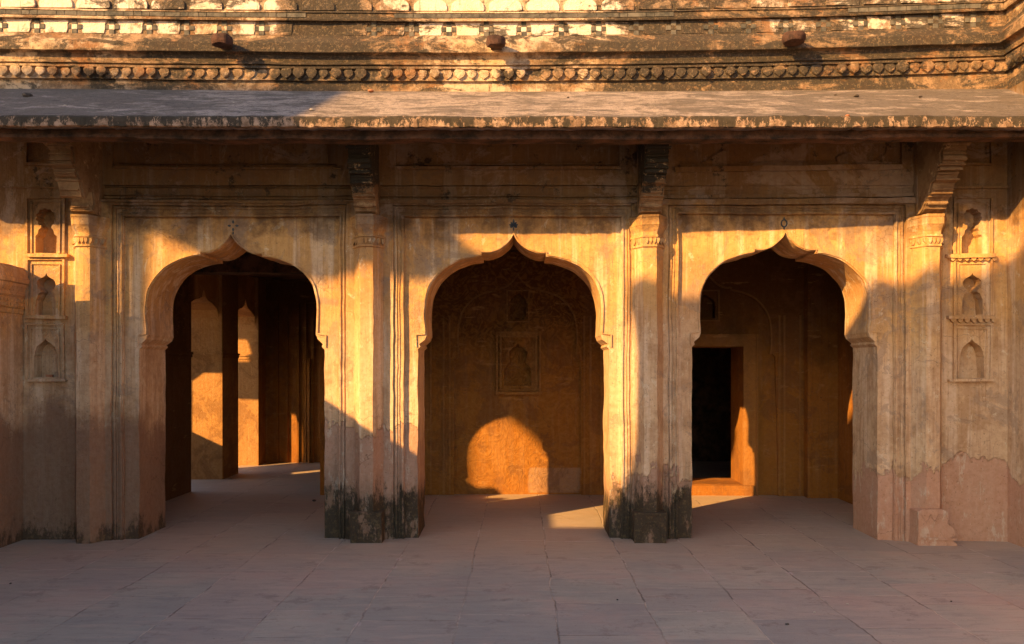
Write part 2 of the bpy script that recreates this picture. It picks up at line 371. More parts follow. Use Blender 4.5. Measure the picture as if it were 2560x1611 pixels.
for b, (c, s, dy) in enumerate(BAYS):
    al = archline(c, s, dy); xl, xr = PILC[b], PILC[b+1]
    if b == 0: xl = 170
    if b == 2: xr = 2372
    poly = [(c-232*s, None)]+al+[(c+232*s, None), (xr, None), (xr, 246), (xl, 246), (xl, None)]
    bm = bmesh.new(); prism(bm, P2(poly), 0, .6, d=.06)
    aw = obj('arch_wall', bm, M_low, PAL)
    # raised bead round the arch and the nested frames of the panel
    rim = archline(c, s, dy, imp=False)
    rim = [(rim[0][0]-21*s, rim[0][1]+34), (rim[0][0]-21*s, rim[0][1]+3)]+rim+[(rim[-1][0]+21*s, rim[-1][1]+3), (rim[-1][0]+21*s, rim[-1][1]+34)]
    rim = [(c+(x-c)*1.018, y-3.5) for x, y in rim]
    bm = bmesh.new(); ribbon(bm, P2(rim), .011, -.016, .01)
    obj('archivolt', bm, M_trim, aw)
    (a0, a1, at), (o0, o1, ot) = INFR[b]
    lpil, rpil = PILC[b]+36, PILC[b+1]-40
    def U(x0, x1, yt, X0, X1, YT, d):            # band between outer (x0..x1) and inner (X0..X1)
        q = [(x0, None), (x0, yt), (x1, yt), (x1, None), (X1, None), (X1, YT), (X0, YT), (X0, None)]
        bmu = bmesh.new(); prism(bmu, P2(q), -d, .01); return bmu
    obj('panel_frame', U(lpil-25, rpil+25, 507, o0, o1, ot, .065), M_low, aw)
    obj('panel_frame', U(o0-.5, o1+.5, ot-.5, a0, a1, at, .030), M_low, aw)
    bm = U(a0-6, a1+6, at-5, a0-2, a1+2, at-1, .046)
    q = U(o0-.6+5, o1-5, ot+4, o0+9, o1-9, ot+8, .045)
    me = bpy.data.meshes.new('t'); q.to_mesh(me); bm.from_mesh(me); q.free()
    q = U(a0-15, a1+15, at-12, a0-12, a1+12, at-9.5, .040)
    q.to_mesh(me); bm.from_mesh(me); q.free()
    obj('frame_bead', bm, M_trim, aw)
    # cornice ledges over the panel
    for nm, (y0, y1, dd) in (('ledge', (499, 507.5, .085)), ('ledge', (466, 470, .03)), ('ledge', (488, 491, .05))):
        bm = bmesh.new(); boxp(bm, lpil-20, rpil+20, y0, y1, -dd, .01); obj(nm, bm, M_low, aw)
    bm = bmesh.new(); boxp(bm, lpil-20, rpil+20, 470.5, 498.7, -.018, .01); obj('frieze_band', bm, M_low, aw)
    # frieze panel under the eave: sunk rectangle with sill
    p0, p1 = [(286, 846), (993, 1546), (1692, 2250)][b]
    out = P2([(lpil-20, 465.6), (rpil+20, 465.6), (rpil+20, 300), (lpil-20, 300)]); hole = P2([(p0, 423), (p1, 423), (p1, 352), (p0, 352)])
    bm = bmesh.new(); prism(bm, out, -.045, .01, [hole]); obj('frieze_panel', bm, M_low, aw)
    bm = bmesh.new(); boxp(bm, p0-4, p1+6, 416, 423.5, -.075, -.04); boxp(bm, p0+8, p1-8, 409, 412, -.03, .01); obj('sill', bm, M_low, aw)
    if b != 1:   # the wavy edge where a plaster coat has come away
        wv = [(357,885.5),(393,873),(428,855),(457,869),(493,891),(536,891),(643,889),(664,876),(689,866),(721,873),(757,886),(786,880),(800,866),(818,851)]
        wv = [(x, y-480) for x, y in wv]
        if b == 2: wv = [(1752,407),(1766,402),(1790,386),(1808,379),(1825,384),(1846,398),(1858,409),(2072,409),(2088,398),(2113,385),(2132,390),(2160,403),(2180,406),(2198,396),(2212,384),(2214,366)]
        poly = cr(wv, 3)+[(wv[-1][0]+4, 411), (wv[0][0], 411)]
        bm = bmesh.new(); prism(bm, P2(poly), -.022, .01, d=.04); obj('plaster_coat', bm, M_low, aw)

# inlaid flowers above the arch points
def inlay(c, y, kind):
    bm = bmesh.new()
    def petal(cx, cy, a, l, w):
        ax, ay = math.cos(a), math.sin(a); pts = []
        for k in range(9):
            t = k/8; r = math.sin(math.pi*t)**.8*w
            pts.append((cx+ax*l*t-ay*r, cy-(ay*l*t+ax*r)))
        for k in range(7, 0, -1):
            t = k/8; r = -math.sin(math.pi*t)**.8*w
            pts.append((cx+ax*l*t-ay*r, cy-(ay*l*t+ax*r)))
        prism(bm, P2(pts), -.006, .004, d=1)
    if kind == 0:
        for a in (0, 90, 180, 270): petal(c+5*math.cos(math.radians(a)), y-5*math.sin(math.radians(a)), math.radians(a), 9, 2.6)
        petal(c, y+14, math.radians(-90), 8, 1.6)
    elif kind == 1:
        for a, l in ((90, 18), (55, 13), (125, 13), (20, 12), (160, 12), (-15, 10), (195, 10)): petal(c, y+3, math.radians(a), l, 2.7)
        petal(c, y+4, math.radians(-90), 12, 1.6)
    else:
        ring = [(c+7*math.cos(i*math.pi/8), y+9*math.sin(i*math.pi/8)) for i in range(16)]
        ribbon(bm, P2(ring), .012, -.006, .004, True)
        for a in (90, 270): petal(c, y-9 if a == 90 else y+9, math.radians(a), 7, 2)
    obj('flower_inlay', bm, M_ink, PAL, amp=0)
inlay(583, 565, 0); inlay(1284, 563, 1); inlay(1960, 559, 2)

# pilasters: half-octagonal shaft, leafed capital, block base
def octa(xc, z, hw, dp, yb=.005):
    return [(xc-hw, yb, z), (xc-hw, -dp*.25, z), (xc-hw*.42, -dp, z), (xc+hw*.42, -dp, z), (xc+hw, -dp*.25, z), (xc+hw, yb, z)]
for i, c in enumerate(PILC):
    X = XX(c, -.1); zb, zc = -.06, ZZ(612, -.15); xref = c
    bm = bmesh.new()
    zs = [zb+(zc-zb)*k/24 for k in range(25)]
    loft(bm, [octa(X, z, .142, .20) for z in zs])
    tr = bmesh.new()
    sh = obj('pilaster', bm, M_low, PAL)
    if i == 0: tag(sh, 'pilaster in the shade beside the left niches')
    if i == 3: tag(sh, 'pilaster with a reddish peeled foot at the right end')
    z0 = PX(c, 615, -.15)[1]
    def zz(y): return PX(c, y, -.15)[1]
    bm = bmesh.new()
    loft(bm, [octa(X, zz(y), hw, d) for y, hw, d in ((620,.145,.203),(618,.156,.215),(614,.156,.215),(613,.148,.207),(596,.150,.210),(595,.160,.222),(591,.160,.222),(588,.146,.206),(582,.148,.210),(574,.160,.228),(567,.168,.245),(566,.172,.250),(548,.174,.252),(547,.178,.258),(541,.178,.258),(540.5,.17,.25))])
    cap = obj('capital', bm, M_trim, sh)
    bm = bmesh.new()
    for k in range(-4, 5):                           # the leaf band
        cxk = X+k*.034; dpk = .213 if abs(k) < 2 else .213-(abs(k)-1.7)*.045
        za, zb2 = zz(597), zz(612)
        pts = [(cxk-.014, za), (cxk+.014, za), (cxk+.013, (za+zb2)/2), (cxk, zb2), (cxk-.013, (za+zb2)/2)]
        prism(bm, pts, -dpk-.010, -dpk+.03, d=1)
    obj('leaf_band', bm, M_trim, cap, amp=.001)
    if i in (1, 2, 3):
        bm = bmesh.new()
        def zq(y): return PX(c, y, -.22)[1]
        hw = .142
        if i < 3:
            box(bm, X-hw-.0, X+hw, -.235, 0, -.06, .265)
            pts = [(X+.105*math.cos(a), .03+.16*math.sin(a)) for a in [math.pi*k/12 for k in range(13)]]
            ribbon(bm, pts, .014, -.246, -.23); boxes = [(X-hw-.004, X+hw+.004, -.243, 0, .252, .275)]
            for q in boxes: box(bm, *q)
        else:
            pts = [(X-.145,.30),(X-.10,.32),(X+.06,.32),(X+.11,.30),(X+.12,.24),(X+.10,.20),(X+.155,.16),(X+.175,.12),(X+.165,.09),(X+.13,.075),(X+.15,.045),(X+.19,.02),(X+.19,-.06),(X-.15,-.06),(X-.15,.06),(X-.145,.10)]
            prism(bm, pts, -.235, 0, d=.04)
            pts = [(X-.115, .27), (X-.075, .20), (X-.035, .27), (X-.0, .21), (X+.03, .27), (X+.07, .27)]
            ribbon(bm, pts, .012, -.246, -.23); ribbon(bm, [(X-.15, .065), (X+.18, .06)], .018, -.25, -.23)
        obj('pedestal', bm, M_low, sh)

# brackets carrying the eave
def bracket(c, tipped):
    X = XX(c, -.1)
    bm = bmesh.new()
    if tipped: prof = [(-.645,3.60),(-.645,3.50),(-.62,3.475),(-.625,3.44),(-.585,3.42),(-.575,3.29),(-.53,3.27),(-.515,3.22),(-.475,3.205),(-.46,3.17),(-.40,3.07),(-.375,3.055),(-.35,3.08),(-.325,3.16),(-.26,3.17),(-.22,3.14),(-.20,3.06),(-.205,3.03),(-.23,3.015),(-.225,2.985),(-.18,2.955),(-.12,2.945),(0.0,2.945),(0.0,3.75),(-.645,3.75)]
    else: prof = [(-.645,3.60),(-.645,3.49),(-.61,3.465),(-.615,3.43),(-.57,3.41),(-.56,3.31),(-.515,3.29),(-.52,3.265),(-.47,3.25),(-.445,3.20),(-.455,3.18),(-.40,3.165),(-.36,3.10),(-.37,3.085),(-.315,3.07),(-.28,3.035),(-.285,3.015),(-.25,3.0),(-.225,2.965),(-.17,2.943),(0,2.943),(0,3.75),(-.645,3.75)]
    # widths step with height
    def slab(w0, w1, pr):
        vs = []
        for sx in (w0, w1): vs.append([bm.verts.new((X+sx, y, z)) for y, z in pr])
        n = len(pr)
        tr = tessellate_polygon([[Vector((y, z, 0)) for y, z in pr]])
        for t in tr:
            bm.faces.new([vs[0][k] for k in t]); bm.faces.new([vs[1][k] for k in reversed(t)])
        for k in range(n): bm.faces.new((vs[0][k], vs[0][(k+1) % n], vs[1][(k+1) % n], vs[1][k]))
    slab(-.088, .088, prof)
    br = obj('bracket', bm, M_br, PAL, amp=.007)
    bm = bmesh.new()
    pr = [(y*.93-.004, z) for y, z in prof]; slab(-.100, -.0885, pr); slab(.0885, .100, pr)
    for y, z0, z1, w in ((-.662, 3.50, 3.60, .098), (-.600, 3.33, 3.36, .094), (-.53, 3.255, 3.275, .094)): box(bm, X-w, X+w, y, y+.05, z0, z1)
    for q, zq in enumerate((3.46, 3.39, 3.30, 3.24, 3.19, 3.12, 3.07, 3.01, 2.975)):
        ys = [y0+(y1-y0)*(zq-z0)/(z1-z0) for (y0, z0), (y1, z1) in zip(prof, prof[1:]) if min(z0, z1) <= zq < max(z0, z1)]
        if not ys: continue
        yq = min(ys); w = .112-.016*(q % 2)-.003*q
        sec = [(-.012, 0), (0, -.010), (.0, -.012)]
        loft(bm, [[(X-w+e, yq+.03, zq-.011), (X-w+e, yq-.016, zq-.007), (X-w+e, yq-.020, zq+.004), (X-w+e, yq+.03, zq+.012)] for e in (0, 2*w)])
    obj('scroll_cheek', bm, M_br, br, amp=.010)
    bm = bmesh.new(); box(bm, X-.10, X+.10, -.115, 0, 2.945, 3.75); obj('back_slab', bm, M_low, br); return br
tb = NT('bracket_stone'); _n = tb.noise(4, 8, .75); _f = tb.noise(30, 5, .7)
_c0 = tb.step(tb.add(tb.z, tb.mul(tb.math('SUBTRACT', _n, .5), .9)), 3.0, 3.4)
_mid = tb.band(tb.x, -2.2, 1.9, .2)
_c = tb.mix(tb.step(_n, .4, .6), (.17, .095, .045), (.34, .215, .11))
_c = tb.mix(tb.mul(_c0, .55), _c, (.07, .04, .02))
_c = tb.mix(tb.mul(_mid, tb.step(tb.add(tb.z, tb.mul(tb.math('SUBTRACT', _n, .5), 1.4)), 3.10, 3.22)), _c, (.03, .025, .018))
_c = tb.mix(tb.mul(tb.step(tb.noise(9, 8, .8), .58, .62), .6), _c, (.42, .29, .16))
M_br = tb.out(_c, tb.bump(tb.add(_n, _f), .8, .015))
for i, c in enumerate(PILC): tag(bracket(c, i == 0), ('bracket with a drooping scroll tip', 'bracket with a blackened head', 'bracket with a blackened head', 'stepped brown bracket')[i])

# ------------------------------------------------------------------ end walls with niches
def niche_shapes(c):
    n1 = [(c-26, 633), (c-26, 592), (c-20, 586), (c-18, 576), (c-12, 570)]
    for k in range(9):
        a0 = math.radians(235-k*32); 
        for q in range(4):
            a = a0-math.radians(8*q); r = 21+4*math.sin(math.pi*(q+.2)/4)
            n1.append((c+r*math.cos(a), 546-r*math.sin(a)))
        if a0 < math.radians(-45): break
    n1 += [(c+12, 570), (c+18, 576), (c+20, 586), (c+26, 592), (c+26, 633)]
    h = [(0,681),(3,688),(10,693),(18,697),(23,704),(24,711),(20,719),(14,724),(13,729),(20,735),(22,743),(26,750),(27,787)]
    n2 = [(c-x, y) for x, y in reversed(h)]+[(c+x, y) for x, y in h[1:]]
    h = [(0,848),(3,853),(12,859),(22,867),(28,880),(28,886),(31,892),(30,900),(32,945)]
    n3 = [(c-x, y) for x, y in reversed(h)]+[(c+x, y) for x, y in h[1:]]
    return n1, n2, n3
for side, (xa, xb, c) in enumerate(((45, 171, 115), (2371, 2540, 2430))):
    if side == 0:
        xl, xr = -60, 171
    else: xl, xr = 2371, 2540
    n1, n2, n3 = niche_shapes(c)
    if side == 0: n3 = [(x, y-1) for x, y in n3]
    poly = [(xl, None), (xl, 246), (xr, 246), (xr, None)]
    bm = bmesh.new(); prism(bm, P2(poly), 0, .13, [P2(n1), P2(n2), P2(n3)], d=.05)
    ew = obj('niche_wall', bm, M_low, PAL)
    bm = bmesh.new(); boxp(bm, xl, xr, 246, 1500, .1301, .6); obj('niche_back', bm, M_low, ew)
    fw = 46
    for yt, yb in ((496, 634), (649, 789), (812, 947)):
        bm = bmesh.new()
        ribbon(bm, P2([(c-fw, yb), (c-fw, yt), (c+fw, yt), (c+fw, yb)]), .022, -.022, .01)
        ribbon(bm, P2([(c-fw+11, yb), (c-fw+11, yt+11), (c+fw-11, yt+11), (c+fw-11, yb)]), .012, -.013, .01)
        obj('niche_frame', bm, M_trim, ew)
    for (y0, y1), w in (((634.6, 643), 52), ((789.6, 797), 50), ((947.6, 954), 48)):
        if side == 1: w += 8
        bm = bmesh.new(); boxp(bm, c-w, c+w, y0, y1, -.05, .01)
        sf = obj('shelf', bm, M_trim, ew)
        if y0 < 900 and side == 1:
            bm = bmesh.new()
            for k in range(7):
                cx = c-w+8+k*(2*w-16)/6; prism(bm, P2([(cx-7, y1+.3), (cx+7, y1+.3), (cx+6, y1+6), (cx, y1+11), (cx-6, y1+6)]), -.035, .01, d=1)
            obj('drop_leaf', bm, M_trim, sf, amp=.002)
    bm = bmesh.new(); ribbon(bm, P2([(c, 824), (c+7, 832), (c, 840), (c-7, 832)]), .008, -.008, .005, True); obj('diamond_relief', bm, M_trim, ew)
    # high sunk panel beside the bracket and the string lines
    bm = bmesh.new(); x0, x1 = (68, 150) if side == 0 else (2408, 2475)
    ribbon(bm, P2([(x0, 350), (x0, 412), (x1, 412), (x1, 350)], 0), .03, -.03, .01); obj('sunk_panel_rim', bm, M_low, ew)
    bm = bmesh.new(); boxp(bm, xl, xr, 466, 470, -.025, .01); obj('ledge', bm, M_low, ew)

# ------------------------------------------------------------------ eave
NS = 220; xs = [-5.6+10.3*k/NS for k in range(NS+1)]
XC = XX(2518, 0)                                    # inner face of the right wing
xs = [x for x in xs if x <= XC+.02]
bm = bmesh.new(); rows = []
for x in xs:
    def n(f, s=0): return mn.noise(Vector((x*f, s, 0)))
    px = 1300+x*305; t = px/2560
    yb = 222+7*math.sin(min(max(t, 0), 1)*math.pi); 
    zb = H_+(CY-yb)*(D_-.0-g(x))/F_
    ytp = 288+3*math.sin(min(max(t, 0), 1)*math.pi)+(2 if t > .9 else 0)
    ybt = 319-4*max(0, 1-t*3)
    zt = H_+(CY-ytp)*(D_-1.14)/F_+.008*n(1.7)+.006*n(9, 1)+.004*n(31, 9)
    z0 = H_+(CY-ybt)*(D_-1.14)/F_+.008*n(2.2, 2)+.012*n(14, 3)+.006*n(40, 8)
    ye = -1.14+.010*n(3, 4)+.008*n(17, 5)
    r = [(x, .02, zb+.01)]
    for k in range(1, 12):
        u = k/12; r.append((x, .02+(ye+.012-.02)*u-g(x)*(1-u), zb+.01+(zt-zb-.01)*u+.008*mn.noise(Vector((x*2.3, u*3, 1)))))
    r[0] = (x, .03-g(x), zb+.012)
    r += [(x, ye+.010, zt-.001), (x, ye, zt-.012), (x, ye-.003, (zt+z0)/2), (x, ye+.004*n(20, 7), z0+.006), (x, ye+.02, z0)]
    r += [(x, -.95, z0+.02), (x, .03-g(x), zb-.10)]
    rows.append([bm.verts.new(p) for p in r])
for a, b in zip(rows, rows[1:]):
    for k in range(len(a)): bm.faces.new((a[k], a[(k+1) % len(a)], b[(k+1) % len(a)], b[k]))
bm.faces.new(rows[0]); bm.faces.new(list(reversed(rows[-1])))
ev = obj('eave', bm, M_eave, PAL, warp=False)
bm = bmesh.new(); rows = []
for x in xs:
    px = 1300+x*305; sag = 3 if abs(px-1250) < 900 else -2
    n1 = .010*mn.noise(Vector((x*1.9, 3, 0)))+.006*mn.noise(Vector((x*8, 4, 0)))
    zl = H_+(CY-(347+sag))*(D_-1.0)/F_+n1; zm = zl+.034
    r = [(x, -1.0, 3.60), (x, -1.0, zm), (x, -1.014, zm-.004), (x, -1.016, zl+.004), (x, -1.0, zl), (x, -.80, zl+.015), (x, -.80, 3.60)]
    rows.append([bm.verts.new(p) for p in r])
for a, b in zip(rows, rows[1:]):
    for k in range(len(a)): bm.faces.new((a[k], a[(k+1) % len(a)], b[(k+1) % len(a)], b[k]))
bm.faces.new(rows[0]); bm.faces.new(list(reversed(rows[-1])))
obj('eave_beam', bm, M_dark, ev, warp=False)

# ------------------------------------------------------------------ upper storey
PROF = [(240,.0),(204.5,.0),(203,.03),(174.5,.03),(173,.058),(168.5,.062),(167.5,.040),(164,.040),(163,.066),(158,.070),(157,.048),(155,.050),(148,.055),(140,.066),(134.5,.09),(132.5,.122),(131,.126),(109,.128),(106.5,.118),(101,.09),(96,.062),(91.5,.056),(91,.03),(55,.03),(53.5,.075),(49,.08),(48,.062),(34.5,.062),(33.5,.075),(31,.072),(30,.03),(-42,.03),(-44,.10),(-62,.11),(-64,.04),(-260,.04),(-262,.14),(-290,.16)]
def zu(y, o=0.0, x=0.0):                            # height of a course; the courses climb gently to the right
    z = H_+(CY-y)*(D_-o)/F_
    return z+(.034*max(0, min(1, (x+.4)/4.9))**1.2 if y < 215 else 0)
bm = bmesh.new()
st = [-5.6+.1*k for k in range(int((XC+5.6)/.1)+1)]
rows = []
for x in st:
    rows.append([bm.verts.new((x, -o, zu(y, o, x)+.004*mn.noise(Vector((x*1.3, y*.02, 0)))+.003*mn.noise(Vector((x*7, y*.1, 2))))) for y, o in PROF])
rows.append([bm.verts.new((XC-o, -o, zu(y, o, XC))) for y, o in PROF])
for k in range(1, 30):
    yy = -k*.16
    rows.append([bm.verts.new((XC-o, yy-o if k < 2 else yy, zu(y, o, XC)+.003*mn.noise(Vector((yy*3, y*.1, 2))))) for y, o in PROF])
# drop stations that would cross the mitre
keep = []
for r_i, r in enumerate(rows):
    keep.append(r)
for r in rows[:len(st)]:
    for v, (y, o) in zip(r, PROF): v.co.x = min(v.co.x, XC-o-.001*(1))
for a, b in zip(keep, keep[1:]):
    for k in range(len(PROF)-1): bm.faces.new((a[k], a[k+1], b[k+1], b[k]))
bmesh.ops.remove_doubles(bm, verts=bm.verts[:], dist=.0002)
bmu = obj('upper_wall', bm, M_up, PAL, amp=.003, norm=False)
bm = bmesh.new(); box(bm, -5.6, XC+.4, .0, .5, 4.06, zu(-290, .18)); obj('upper_core', bm, M_up, bmu)

def upx(px, o): return XX(px, -o)
# blind arches, limewashed
bm = bmesh.new(); pts = []
for k in range(17):
    a = math.pi*k/16; pts.append((-.150*math.copysign(abs(math.cos(a))**.62, math.cos(a)) if 0 else -.150*math.copysign(abs(math.cos(a))**.75, math.cos(a)), .055+.075*math.sin(a)))
pts = [(-.148, 0), (-.152, .022)]+[(-.152*math.cos(math.pi*k/16), .03+.088*math.sin(math.pi*k/16)**.9) for k in range(1, 16)]+[(.152, .022), (.148, 0)]
prism(bm, pts, -.012, .012, d=1)
proto = None
me_arch = None
def stampmesh(bm, name, m, bev=0):
    bmesh.ops.recalc_face_normals(bm, faces=bm.faces[:])
    me = bpy.data.meshes.new(name); bm.to_mesh(me); bm.free(); me.materials.append(m); return me
me_arch = stampmesh(bm, 'blind_arch', M_cream)
for k in range(-1, 26):
    px = 43.6+93.8*k
    if px > 2460: continue
    x = upx(px, .05); o = bpy.data.objects.new('blind_arch', me_arch); C.objects.link(o); o.parent = bmu
    o.location = (x, -.032-g(x), zu(30, .05, x)+.012)
    o.rotation_euler = (0, 0, 0)
# cross tiles and the row of long grey tiles
bm = bmesh.new(); s = .0235
for dx, dz in ((-1, 0), (1, 0), (0, 1), (0, -1), (0, 1.75)): box(bm, dx*2*s-s+.001, dx*2*s+s-.001, -.006, .01, dz*2*s-s+.001, dz*2*s+s-.001)
me_x = stampmesh(bm, 'cross_tile', M_tile)
bm = bmesh.new(); box(bm, -s, s, -.006, .01, -s, s); me_s = stampmesh(bm, 'cross_centre', M_cream)
for k in range(-1, 26):
    px = 90+93.8*k
    if k in (7, 8): continue
    if px > 2440: continue
    x = upx(px, .05); o = bpy.data.objects.new('cross_tile', me_x); C.objects.link(o); o.parent = bmu
    o.location = (x, -.032-g(x), zu(73, .05, x)); o.scale = (1, 1, .9)
    p = bpy.data.objects.new('cross_centre', me_s); C.objects.link(p); p.parent = o
# limewashed field panels between the crosses
bm = bmesh.new(); prism(bm, [(-.095, -.055), (.095, -.055), (.105, -.02), (.105, .025), (.12, .06), (-.12, .06), (-.105, .025), (-.105, -.02)], -.004, .01, d=1)
me_p = stampmesh(bm, 'limewash_panel', M_cream)
for k in range(0, 26):
    px = 43.6+93.8*k
    if px > 2440 or k == 8: continue
    x = upx(px, .05); o = bpy.data.objects.new('limewash_panel', me_p); C.objects.link(o); o.parent = bmu
    o.location = (x, -.032-g(x), zu(73, .05, x))
px = -40
while px < 2430:
    w = random.choice((20, 26, 31, 38, 48))
    if not (735 < px < 985) and not (1650 < px < 2110):
        a, b = upx(px, .06), upx(px+w-1.5, .06); xm = (a+b)/2
        z0, z1 = zu(46.5, .06, xm), zu(36, .06, xm); bmt = bmesh.new(); box(bmt, a, b, -.069, -.055, z0, z1)
        obj('long_tile', bmt, M_tile, bmu, amp=.002)
    px += w
# heart-shaped leaves of the frieze
bm = bmesh.new()
ol = [(-.036, .046), (.036, .046), (.050, .028), (.052, .004), (.040, -.022), (.0, -.052), (-.040, -.022), (-.052, .004), (-.050, .028)]
vs0 = [bm.verts.new((x, 0, z)) for x, z in ol]; vs1 = [bm.verts.new((x*.95, -.042, z*.95)) for x, z in ol]; vs2 = [bm.verts.new((x*.62, -.047, z*.62+.003)) for x, z in ol]
n = len(ol)
for A, B in ((vs0, vs1), (vs1, vs2)):
    for k in range(n): bm.faces.new((A[k], A[(k+1) % n], B[(k+1) % n], B[k]))
bm.faces.new(vs2)
me_h = stampmesh(bm, 'frieze_leaf', M_up)
fr = bmesh.new()
for k in range(83):
    px = -20+30.75*k
    if px > 2500: break
    x = upx(px, .035)
    if k in (15, 31, 44): continue
    o = bpy.data.objects.new('frieze_leaf', me_h); C.objects.link(o); o.parent = bmu
    o.location = (x+random.uniform(-.004, .004), -.028-g(x), (zu(175, .035, x)+zu(202, .035, x))/2+.004)
    sc = random.uniform(.84, 1.06); o.scale = (sc*random.uniform(.92, 1.05), random.uniform(.35, 1.1), sc*.98); o.rotation_euler = (0, random.uniform(-.08, .08), 0)
for k in range(10):
    o = bpy.data.objects.new('frieze_leaf', me_h); C.objects.link(o); o.parent = bmu
    o.location = (XC-.03, -.15-k*.115-g(XC), (zu(175, .035, XC)+zu(202, .035, XC))/2+.002); o.rotation_euler = (0, 0, math.radians(90)*-1); o.scale = (1, 1, 1)

# round lugs of red stone standing out of the cornice
for i, (px, py, w) in enumerate(((556, 105, 1.0), (1240, 104, .88), (1985, 100, 1.05))):
    x = XX(px, -.25); z = H_+(CY-py)*(D_-.25)/F_-.005
    bm = bmesh.new(); R = .092*w; rings = []
    for (zz_, rr) in ((-.044, .80), (-.040, .95), (-.02, 1.03), (.0, 1.06), (.02, 1.03), (.036, .96), (.042, .8)):
        ring = []
        for k in range(40):
            a = 2*math.pi*k/40; nn = 1+.10*mn.noise(Vector((math.cos(a)*1.5+i*7, math.sin(a)*1.5, zz_*9)))
            ring.append((x+R*rr*nn*math.cos(a), -.25-g(x)+R*rr*nn*math.sin(a), z+zz_*(1+.35*mn.noise(Vector((a, i, 1))))))
        rings.append(ring)
    loft(bm, rings); box(bm, x-.05, x+.05, -.20-g(x), -.05-g(x), z-.028, z+.024)
    obj('stone_lug', bm, M_red, PAL, warp=False)

# ------------------------------------------------------------------ interior
YB = 2.73
def hb(px, py, Y=YB):
    return ((px-CX)*(D_+Y)/F_, H_+(CY-py)*(D_+Y)/F_ if py is not None else -.06)
def HB(pts, Y=YB): return [hb(a, b, Y) for a, b in pts]
XR = 3.95
bm = bmesh.new()                                     # back wall with doorway
dx0, dx1 = 1.865, 2.735; zt = hb(0, 868)[1]
sm = [(x*.70, 685+(y-587)*.80) for x, y in HALF]
a1 = [(1294-x, y) for x, y in reversed(sm)]+[(1294+x, y) for x, y in sm[1:]]
arch_mid = HB([(1136, None), (1136, 905), (1146, 893)]+a1+[(1442, 893), (1452, 905), (1452, None)])
a2 = [(1766-x*1.04, y) for x, y in reversed(sm)]+[(1766+x*1.04, y) for x, y in sm[1:]]
box(bm, -2.45, XR+.3, YB, YB+.3, 2.98, 3.2)
# thin front layer outside the blind arches, then the field behind it
out = [(-2.45, -.06), (-2.45, 2.98), (3.45, 2.98), (3.45, -.06)]
poly = [(-2.45, -.06), (-2.45, 2.98), (3.45, 2.98), (3.45, -.06), (3.16, -.06)]
ar = HB([(1930, 893)]+list(reversed(a2))[1:-1]+[(1604, 893)])
poly += [(x, z) for x, z in ar]+[(1.42, -.06)]
poly += [(arch_mid[-1][0], -.06)]+[(x, z) for x, z in list(reversed(arch_mid))[1:-1]]+[(arch_mid[0][0], -.06)]
prism(bm, poly, YB-.05, YB-.002, d=.15)
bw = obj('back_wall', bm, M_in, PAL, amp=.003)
def smallniche(xa, xb, ya, yb, top='ogee'):
    c = (xa+xb)/2; w = (xb-xa)/2
    return [(xa, yb), (xa, ya+(yb-ya)*.35), (xa+w*.15, ya+(yb-ya)*.2), (c-w*.4, ya+(yb-ya)*.08), (c, ya), (c+w*.4, ya+(yb-ya)*.08), (xb-w*.15, ya+(yb-ya)*.2), (xb, ya+(yb-ya)*.35), (xb, yb)]
bulb = [(1261,964),(1261,925),(1266,915),(1276,905),(1273,893),(1273,880),(1282,870),(1291,866),(1295,859),(1299,866),(1309,870),(1318,880),(1318,893),(1313,905),(1322,915),(1329,925),(1329,964)]
holes = [HB(smallniche(1275, 1316, 735, 799)), HB(bulb), HB(smallniche(1748-14, 1786, 738, 797)), [(dx0, .13), (dx0, zt), (dx1, zt), (dx1, .13)]]
bm = bmesh.new(); prism(bm, [(-2.45, -.06), (-2.45, 2.98), (3.45, 2.98), (3.45, -.06)], YB, YB+.16, holes, d=.12)
fld = obj('wall_field', bm, M_in, bw, amp=.002)
bm = bmesh.new(); prism(bm, [(-2.45, -.06), (-2.45, 2.98), (3.45, 2.98), (3.45, -.06)], YB+.1601, YB+.62, [holes[3]], d=.12)
obj('wall_core', bm, M_in, bw, amp=.002)
for fr_ in ([(1268, 1322, 727, 805, .022)], [(1252, 1341, 842, 975, .03), (1243, 1350, 831, 986, .026)], [(1741, 1793, 728, 803, .024)]):
    bm = bmesh.new()
    for q, (xa, xb, ya, yb, w) in enumerate(fr_): ribbon(bm, HB([(xa, ya), (xb, ya), (xb, yb), (xa, yb)]), w, YB-.045-.02*q, YB+.01, True)
    if len(fr_) > 1: prism(bm, HB([(1240, 986), (1354, 986), (1354, 979), (1240, 979)]), YB-.085, YB+.01); ribbon(bm, HB([(1247, 836), (1346, 836)]), .05, YB-.03, YB+.01)
    obj('niche_surround', bm, M_it, bw, amp=.002)
bm = bmesh.new(); ribbon(bm, HB(a1), .02, YB-.062, YB-.03); ribbon(bm, HB([(x, y) for x, y in a2]), .02, YB-.062, YB-.03)
for px in (1015, 1078, 1110, 1125, 1460, 1476, 1502, 1940, 1952, 1990, 2010): 
    x0 = hb(px, 0)[0]; ribbon(bm, [(x0, -.05), (x0, 2.2)], .022, YB-.066, YB-.03)
obj('wall_bead', bm, M_it, bw, amp=.003)
bm = bmesh.new()                                     # door surround and threshold
box(bm, dx1, dx1+.17, YB-.03, YB+.01, -.06, zt+.01); box(bm, dx0-.17, dx0, YB-.03, YB+.01, -.06, zt+.01); box(bm, dx0-.17, dx1+.17, YB-.03, YB+.01, zt+.012, zt+.16)
ribbon(bm, [(dx1+.16, -.06), (dx1+.16, zt+.15), (dx0-.16, zt+.15), (dx0-.16, -.06)], .025, YB-.055, YB-.02)
dw = obj('doorway', bm, M_it, PAL, amp=.003)
bm = bmesh.new(); box(bm, dx0-.15, dx1+.12, YB-.06, YB+.64, -.06, .125); obj('threshold', bm, M_in, dw, amp=.006)
